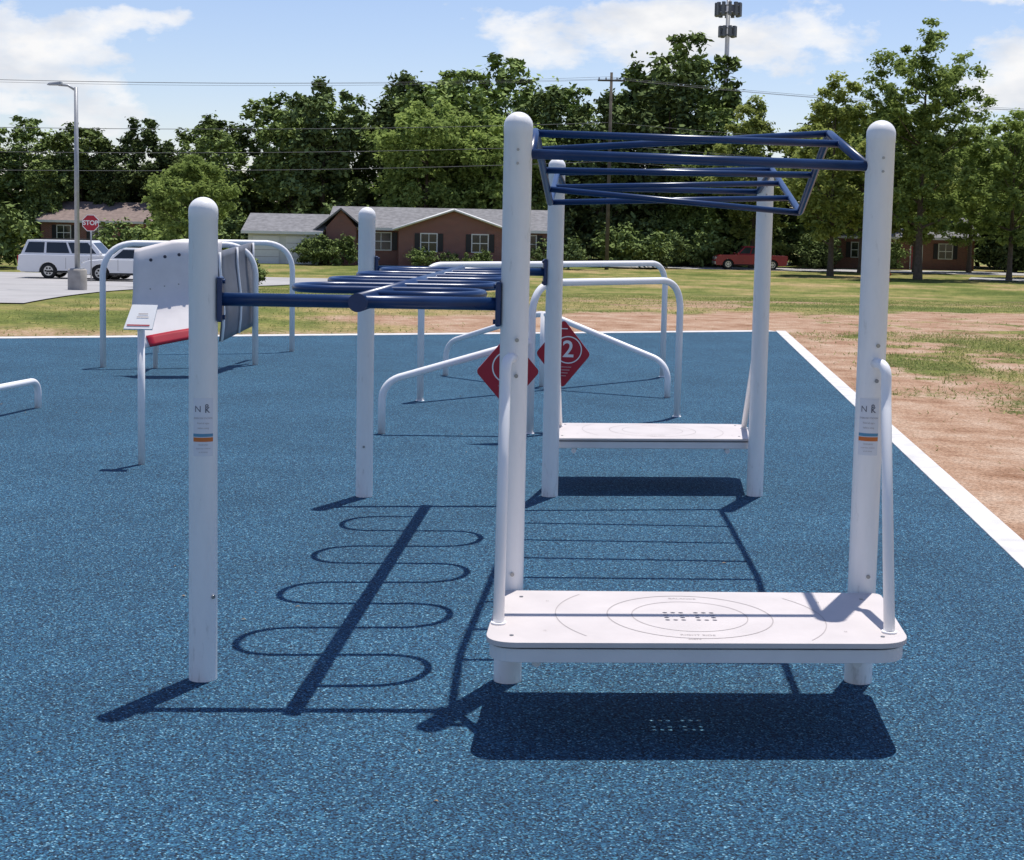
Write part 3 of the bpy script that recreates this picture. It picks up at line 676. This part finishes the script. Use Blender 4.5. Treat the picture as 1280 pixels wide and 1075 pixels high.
walls(h,0,17,0,8,2.6,4.0,M_siding); prism_roof(h,0,17,0,8,2.6,4.0,M_roofb)
for x in (2,5,10.5,15): window(h,x,0,1.6)
door(h,7.6,0)
h=empty('brick_house',(27.5,131,zf))
walls(h,0,12,0,8,2.8,4.4,M_brick); prism_roof(h,0,12,0,8,2.8,4.4,M_roof)
for x in (2,4.6,9.5): window(h,x,0,1.6)
door(h,7.0,0)

# ------------------------------------------------------------------ vegetation
def leaves(rg,centers,radii,per,size,flat=0.7):
    n=len(centers); tot=n*per
    ci=np.repeat(np.arange(n),per)
    d=rg.normal(size=(tot,3)); d/=np.linalg.norm(d,axis=1)[:,None]
    rad=rg.random(tot)**0.6*(1+0.22*rg.normal(size=tot))
    ax=rg.uniform(0.7,1.35,(n,3))*np.array([1,1,flat])
    c=centers[ci]+d*rad[:,None]*radii[ci][:,None]*ax[ci]
    c[:,2]+=0.25*radii[ci]*np.sin(c[:,0]*2.1+ci)
    nr=d*0.35+rg.normal(size=(tot,3))*0.5+np.array([0,0,0.75]); nr/=np.linalg.norm(nr,axis=1)[:,None]
    t=np.cross(nr,rg.normal(size=(tot,3))); t/=np.linalg.norm(t,axis=1)[:,None]; bt=np.cross(nr,t)
    s=size*(0.55+0.9*rg.random(tot))[:,None]
    V=np.stack([c-t*s,c+bt*s*0.55,c+t*s,c-bt*s*0.55],1).reshape(-1,3)
    F=np.arange(tot*4).reshape(-1,4)
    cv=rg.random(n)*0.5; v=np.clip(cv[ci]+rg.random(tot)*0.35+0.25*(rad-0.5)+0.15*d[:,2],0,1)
    return V,F,np.repeat(v,4)
def tree_mesh(name,seed,H,cr,crown0,kind,nc,per,size,leaf,trunk=0.28,rc=(0.10,0.26)):
    rg=np.random.default_rng(seed); cz=(H+crown0)/2; hz=(H-crown0)/2
    C_=[];Rd=[]
    k=0
    while len(C_)<nc and k<20000:
        k+=1
        p=rg.uniform(-1,1,3)
        rr_=math.hypot(p[0],p[1])
        if kind=='round':
            lim=math.sqrt(max(0,1-abs(p[2])**2.3))
            if rr_>lim or (rr_<lim*0.45 and p[2]<0.5 and rg.random()<0.7): continue
        elif kind=='cone':
            lim=(1-p[2])/2*0.95+0.08
            if rr_>lim or rr_<lim*0.3 and rg.random()<0.6: continue
        else:
            lim=max(0.1,math.sqrt(max(0,1-((p[2]+0.35)/1.35)**2 if p[2]>-0.35 else 1-((p[2]+0.35)/0.65)**2)))
            if rr_>lim: continue
        lump=0.82+0.36*math.sin(3*math.atan2(p[1],p[0])+seed)*0.5+0.18*math.sin(5*p[2]+seed*1.7)
        C_.append((p[0]*cr*lump,p[1]*cr*lump,cz+p[2]*hz)); Rd.append(rg.uniform(*rc)*cr)
    C_=np.array(C_);Rd=np.array(Rd)
    V,F,v=leaves(rg,C_,Rd,per,size)
    tv=[];tf=[];off=0
    def add(pts,r,seg=7):
        nonlocal off
        a,b_=tube_geo(pts,r,seg)
        for q in b_[:-2]: tf.append([x+off for x in q])
        tv.extend([tuple(x) for x in a]); off+=len(a)
    top=crown0+(H-crown0)*0.75; bend=rg.normal(size=2)*0.15
    trk=[(bend[0]*math.sin(t*3)*t,bend[1]*math.sin(t*4)*t,-0.3+t*(top+0.3)) for t in np.linspace(0,1,9)]
    add(trk,[trunk*(1.35 if i_==0 else 1)*(1-0.85*i_/8) for i_ in range(9)],9)
    idx=rg.choice(len(C_),min(len(C_),22),replace=False)
    for j in idx:
        c=C_[j]; z0=max(crown0*0.75,min(top*0.9,c[2]-0.45*math.hypot(c[0],c[1])-0.3)); t=(z0+0.3)/(top+0.3)
        p0=Vector((bend[0]*math.sin(t*3)*t,bend[1]*math.sin(t*4)*t,z0)); p1=Vector(c); md_=p0.lerp(p1,0.5)+Vector((0,0,-0.15*(p1-p0).length*0.4))
        r0=trunk*(1-0.85*t)*0.55
        add([p0,md_,p1],[r0,r0*0.6,r0*0.2],5)
    tv=np.array(tv);tf=np.array(tf); nv=len(V)
    Vall=np.concatenate([V,tv]); Fall=np.concatenate([F,tf+nv]); va=np.concatenate([v,np.zeros(len(tv))])
    me=fastmesh(name,Vall,Fall,{'v':va}); me.materials.append(leaf); me.materials.append(M_bark)
    mi=np.zeros(len(Fall),dtype=np.int32); mi[len(F):]=1; me.polygons.foreach_set('material_index',mi)
    return me
def place(me,name,x,y,s=1,rz=0,parent=None,sz=None,z=None):
    o=bpy.data.objects.new(name,me); o.location=(x,y,float(tz(y)) if z is None else z); o.scale=(s,s,s if sz is None else sz); o.rotation_euler=(0,0,rz)
    col.objects.link(o); 
    if parent: o.parent=parent
    return o
big=[]
for k,(lf,kind,cr_) in enumerate(((L_dark,'round',5.2),(L_dark,'round',6.0),(L_mid,'round',5.0),(L_mid,'round',5.8),(L_pine,'cone',4.0),(L_mid,'round',5.0),(L_dark,'round',4.6))):
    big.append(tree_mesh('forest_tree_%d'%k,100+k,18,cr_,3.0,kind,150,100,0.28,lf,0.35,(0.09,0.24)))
env_x=[-110,-80,-47,-40,-34,-26,-17,-10,-2,1.5,5,11,17,21,25,32,45,80,120]
env_h=[12,11.5,10.8,11.3,13.4,15.2,16.4,18.0,18.6,17.4,18.2,19.6,19.2,16.5,14.0,13.5,13,13.5,13]
tl=empty('distant_treeline')
kinds_w=[0.20,0.15,0.22,0.21,0.07,0.06,0.09]
for row,(yy,sp_) in enumerate(((131,5.6),(141,6.2))):
    x=-85+row*2.3
    while x<85:
        Hh=np.interp(x*135/yy,env_x,env_h)*(0.80+0.24*rng.random())*(1+0.06*row)
        if row==0: Hh*=0.86
        k=rng.choice(7,p=kinds_w); s=Hh/18
        place(big[k],'crown',x+rng.normal()*0.9,yy+(5 if (row==0 and 26<x<41) or (row==0 and -43<x<-27) else 0)+rng.normal()*1.2,s*(0.95+0.25*rng.random()),rng.random()*6.28,tl,s)
        x+=sp_*(0.75+0.5*rng.random())
bush=[]
for k,lf in enumerate((L_dark,L_mid,L_light)):
    rg=np.random.default_rng(50+k); c=rg.uniform(-1,1,(40,3))*np.array([1.5,1.1,0.75])+np.array([0,0,1.0]); c=c[np.linalg.norm((c-[0,0,1.0])/[1.6,1.2,0.95],axis=1)<1]
    V_,F_,v_=leaves(rg,c,rg.uniform(0.3,0.6,len(c)),130,0.10)
    V_[:,2]=np.maximum(V_[:,2],0.01); me=fastmesh('bush_%d'%k,V_,F_,{'v':v_}); me.materials.append(lf); bush.append(me)
x=-85
while x<85:
    if not (26<x<40 or -42<x<-27): 
        s=rng.uniform(1.6,2.8); place(bush[rng.choice([0,0,0,1])],'understory',x,128.5+rng.normal()*1.0,s,rng.random()*6,tl)
    x+=rng.uniform(2.4,3.8)
x=-85
while x<85:
    s=rng.uniform(3.4,5.0); place(bush[0],'understory',x,146+rng.normal()*1.2,s,rng.random()*6,tl); x+=rng.uniform(3.5,5)
t_y1=tree_mesh('young_a',11,17.6,4.6,2.8,'young',230,120,0.155,L_light,0.27,(0.08,0.19))
t_y2=tree_mesh('young_b',12,13.8,4.3,2.6,'young',180,120,0.155,L_yel,0.22,(0.08,0.19))
t_y3=tree_mesh('young_c',13,11.4,4.0,2.2,'round',150,120,0.155,L_light,0.2,(0.08,0.2))
t_m=tree_mesh('mid_d',14,13,5.2,1.4,'round',190,125,0.19,L_light,0.3,(0.1,0.24))
place(t_y1,'young_oak_tree',27.3,103,1,0.4)
place(t_y2,'young_oak_tree',22.2,107,1,1.1)
place(t_y3,'young_oak_tree',33.8,104,1.0,2.0)
place(t_y2,'young_oak_tree',19.2,123.5,0.98,3.0)
place(t_y3,'young_oak_tree',26.6,117,1.1,4.0)
place(t_y3,'young_oak_tree',39.5,112,1.12,5.0)
place(t_y2,'young_oak_tree',31.8,121,0.9,0.2)
place(t_y3,'young_oak_tree',45,118,1.2,0.9)
place(t_y1,'young_oak_tree',37,124,0.72,1.9)
place(t_m,'maple_tree',-7.3,124.5,1.0,0.3); place(t_m,'maple_tree',-1.8,126,0.94,2.3)
place(t_m,'maple_tree',15.4,129,0.8,4.3); place(t_m,'maple_tree',-27,126.5,0.62,1.3)
t_s=tree_mesh('small_e',15,5.3,1.75,0.5,'round',110,150,0.085,L_light,0.09)
place(t_s,'ornamental_tree',-12.7,60,1.0,0.3)
for (x,y,s,k,nm) in ((-22.6,91,1.5,1,'shrub'),(-20.6,92,1.6,2,'shrub'),(-11.0,61,0.75,1,'shrub'),(-30.8,90,2.0,1,'shrub'),(-36,94,2.2,0,'shrub'),(-12.9,109.0,1.1,1,'shrub'),(-14.4,108.6,1.1,1,'shrub'),(-6.6,108.7,0.7,1,'shrub'),(-4.6,108.9,0.6,0,'shrub'),(-2.6,108.8,0.65,1,'shrub'),(1.0,109.3,0.8,0,'shrub'),(3.6,111,1.3,0,'shrub'),(8.8,117,1.7,1,'shrub'),(11.4,118,1.4,0,'shrub'),(13.6,124,1.7,1,'shrub'),(25,126,1.5,0,'shrub'),(31,127,1.3,1,'shrub'),(-27,116,1.5,1,'shrub'),(-23.5,117,1.9,0,'shrub')):
    place(bush[k],nm,x,y,s,rng.random()*6)
n=210000
gx=rng.uniform(-28,34,n); gy=9+(rng.random(n)**0.75)*58
gx[:70000]=rng.uniform(3,13,70000); gy[:70000]=rng.uniform(9,32,70000)
dm=dirt(gx,gy); cl=v2(gx*0.8,gy*0.8)*0.5+v3(gx*2.5,gy*2.5)*0.5
inc=((gx<(2.28+0.1006*gy)+0.25)&(gy<29.0+0.4057*gx+0.42))
drv=(gx<-11)&(gy>31)
keep=(~inc)&(~drv)&(rng.random(n)<np.clip(1.0-dm*1.1,0.012,1))&(cl>0.30)
gx,gy=gx[keep],gy[keep]; n=len(gx); a=rng.random(n)*6.28; hh=rng.uniform(0.02,0.055,n); w=rng.uniform(0.005,0.014,n)
gz=tz(gy); P=np.stack([gx,gy,gz],1); dx=np.stack([np.cos(a)*w,np.sin(a)*w,0*a],1); tip=np.stack([rng.normal(size=n)*0.035,rng.normal(size=n)*0.035,hh],1)
V_=np.stack([P-dx,P+dx,P+tip],1).reshape(-1,3); F_=np.arange(3*n).reshape(-1,3)
me=fastmesh('grass',V_,F_,{'v':np.repeat(rng.random(n),3)}); me.materials.append(leafmat('grass_blade',(0.14,0.18,0.045),(0.40,0.38,0.16),0.3)); o=bpy.data.objects.new('grass',me); col.objects.link(o)

# ------------------------------------------------------------------ sky + sun
w=bpy.data.worlds.new('World'); scene.world=w; w.use_nodes=True; nt=w.node_tree
sdir=Vector((0.125,0.268,1.0)).normalized()
el=math.asin(sdir.z); az=math.atan2(sdir.x,sdir.y)
sky=N(nt,'ShaderNodeTexSky'); sky.sky_type='NISHITA'; sky.sun_disc=False; sky.sun_elevation=el; sky.sun_rotation=az; sky.air_density=1.0; sky.dust_density=0.2; sky.ozone_density=2.5
tint=N(nt,'ShaderNodeMixRGB',blend_type='MULTIPLY'); tint.inputs[0].default_value=1; tint.inputs[2].default_value=(1.04,0.97,1.07,1); nt.links.new(sky.outputs[0],tint.inputs[1])
bg=nt.nodes['Background']; bg.inputs[1].default_value=0.125; nt.links.new(tint.outputs[0],bg.inputs[0])
tc=N(nt,'ShaderNodeTexCoord'); mp=N(nt,'ShaderNodeMapping'); mp.inputs['Scale'].default_value=(1,1,2.0); mp.inputs['Location'].default_value=(0.35,0.1,0.12)
nt.links.new(tc.outputs['Generated'],mp.inputs['Vector'])
no=N(nt,'ShaderNodeTexNoise'); no.inputs['Scale'].default_value=16; no.inputs['Detail'].default_value=7; no.inputs['Roughness'].default_value=0.58; no.inputs['Distortion'].default_value=0.1
nt.links.new(mp.outputs[0],no.inputs['Vector'])
sx=N(nt,'ShaderNodeSeparateXYZ'); nt.links.new(tc.outputs['Generated'],sx.inputs[0])
def mth(op,a_,b_=None):
    n=N(nt,'ShaderNodeMath',operation=op)
    for i_,v in enumerate((a_,b_)):
        if v is None: continue
        if isinstance(v,(int,float)): n.inputs[i_].default_value=v
        else: nt.links.new(v,n.inputs[i_])
    return n.outputs[0]
tot=None
for (cx0,cz0,sx0,sz0,amp) in ((-0.33,0.085,0.10,0.042,0.36),(0.12,0.125,0.10,0.026,0.34),(0.34,0.095,0.07,0.028,0.36),(-0.22,0.125,0.05,0.010,0.22),(0.01,0.112,0.04,0.02,0.2),(0.27,0.15,0.10,0.010,0.24),(-0.6,0.15,0.2,0.06,0.3),(0.65,0.16,0.2,0.05,0.3)):
    u_=mth('DIVIDE',mth('SUBTRACT',sx.outputs[0],cx0),sx0); v_=mth('DIVIDE',mth('SUBTRACT',sx.outputs[2],cz0),sz0)
    r_=mth('SQRT',mth('ADD',mth('MULTIPLY',u_,u_),mth('MULTIPLY',v_,v_)))
    k_=mth('MULTIPLY',mth('MAXIMUM',mth('SUBTRACT',1.3,r_),0.0),amp)
    tot=k_ if tot is None else mth('MAXIMUM',tot,k_)
fac=mth('ADD',no.outputs['Fac'],tot)
rp=ramp(nt,[(0.62,(0,0,0)),(0.71,(0.7,0.7,0.7)),(0.82,(1,1,1))]); nt.links.new(fac,rp.inputs['Fac'])
no2=N(nt,'ShaderNodeTexNoise'); no2.inputs['Scale'].default_value=22; no2.inputs['Detail'].default_value=4; nt.links.new(mp.outputs[0],no2.inputs['Vector'])
cc=ramp(nt,[(0.35,(0.76,0.79,0.85)),(0.58,(0.96,0.96,0.97))]); nt.links.new(no2.outputs['Fac'],cc.inputs['Fac'])
bg2=N(nt,'ShaderNodeBackground'); bg2.inputs[1].default_value=1.0; nt.links.new(cc.outputs[0],bg2.inputs[0])
mx=N(nt,'ShaderNodeMixShader'); nt.links.new(rp.outputs[0],mx.inputs[0]); nt.links.new(bg.outputs[0],mx.inputs[1]); nt.links.new(bg2.outputs[0],mx.inputs[2])
nt.links.new(mx.outputs[0],nt.nodes['World Output'].inputs['Surface'])
sl_=bpy.data.lights.new('sun','SUN'); sl_.energy=5.0; sl_.angle=R(0.5); sl_.color=(1.0,0.965,0.91)
so=bpy.data.objects.new('sun',sl_); so.rotation_euler=sdir.to_track_quat('Z','Y').to_euler(); so.location=(0,0,30); col.objects.link(so)

# ------------------------------------------------------------------ camera
cam=bpy.data.cameras.new('camera'); cam.lens=53.44; cam.sensor_width=36; cam.sensor_fit='HORIZONTAL'; cam.shift_y=-0.0574; cam.clip_end=3000; cam.clip_start=0.05
co=bpy.data.objects.new('camera',cam); col.objects.link(co)
p=R(5.5); r=0.02
Rt=Vector((1,0,0));Up=Vector((0,math.sin(p),math.cos(p)));Bk=Vector((0,-math.cos(p),math.sin(p)))
cx_=Rt*math.cos(r)+Up*math.sin(r); cy_=-Rt*math.sin(r)+Up*math.cos(r)
mw=Matrix((cx_,cy_,Bk)).transposed().to_4x4(); mw.translation=Vector((0,0,2.09)); co.matrix_world=mw
scene.camera=co
scene.view_settings.view_transform='Standard'; scene.view_settings.look='None'; scene.view_settings.exposure=0
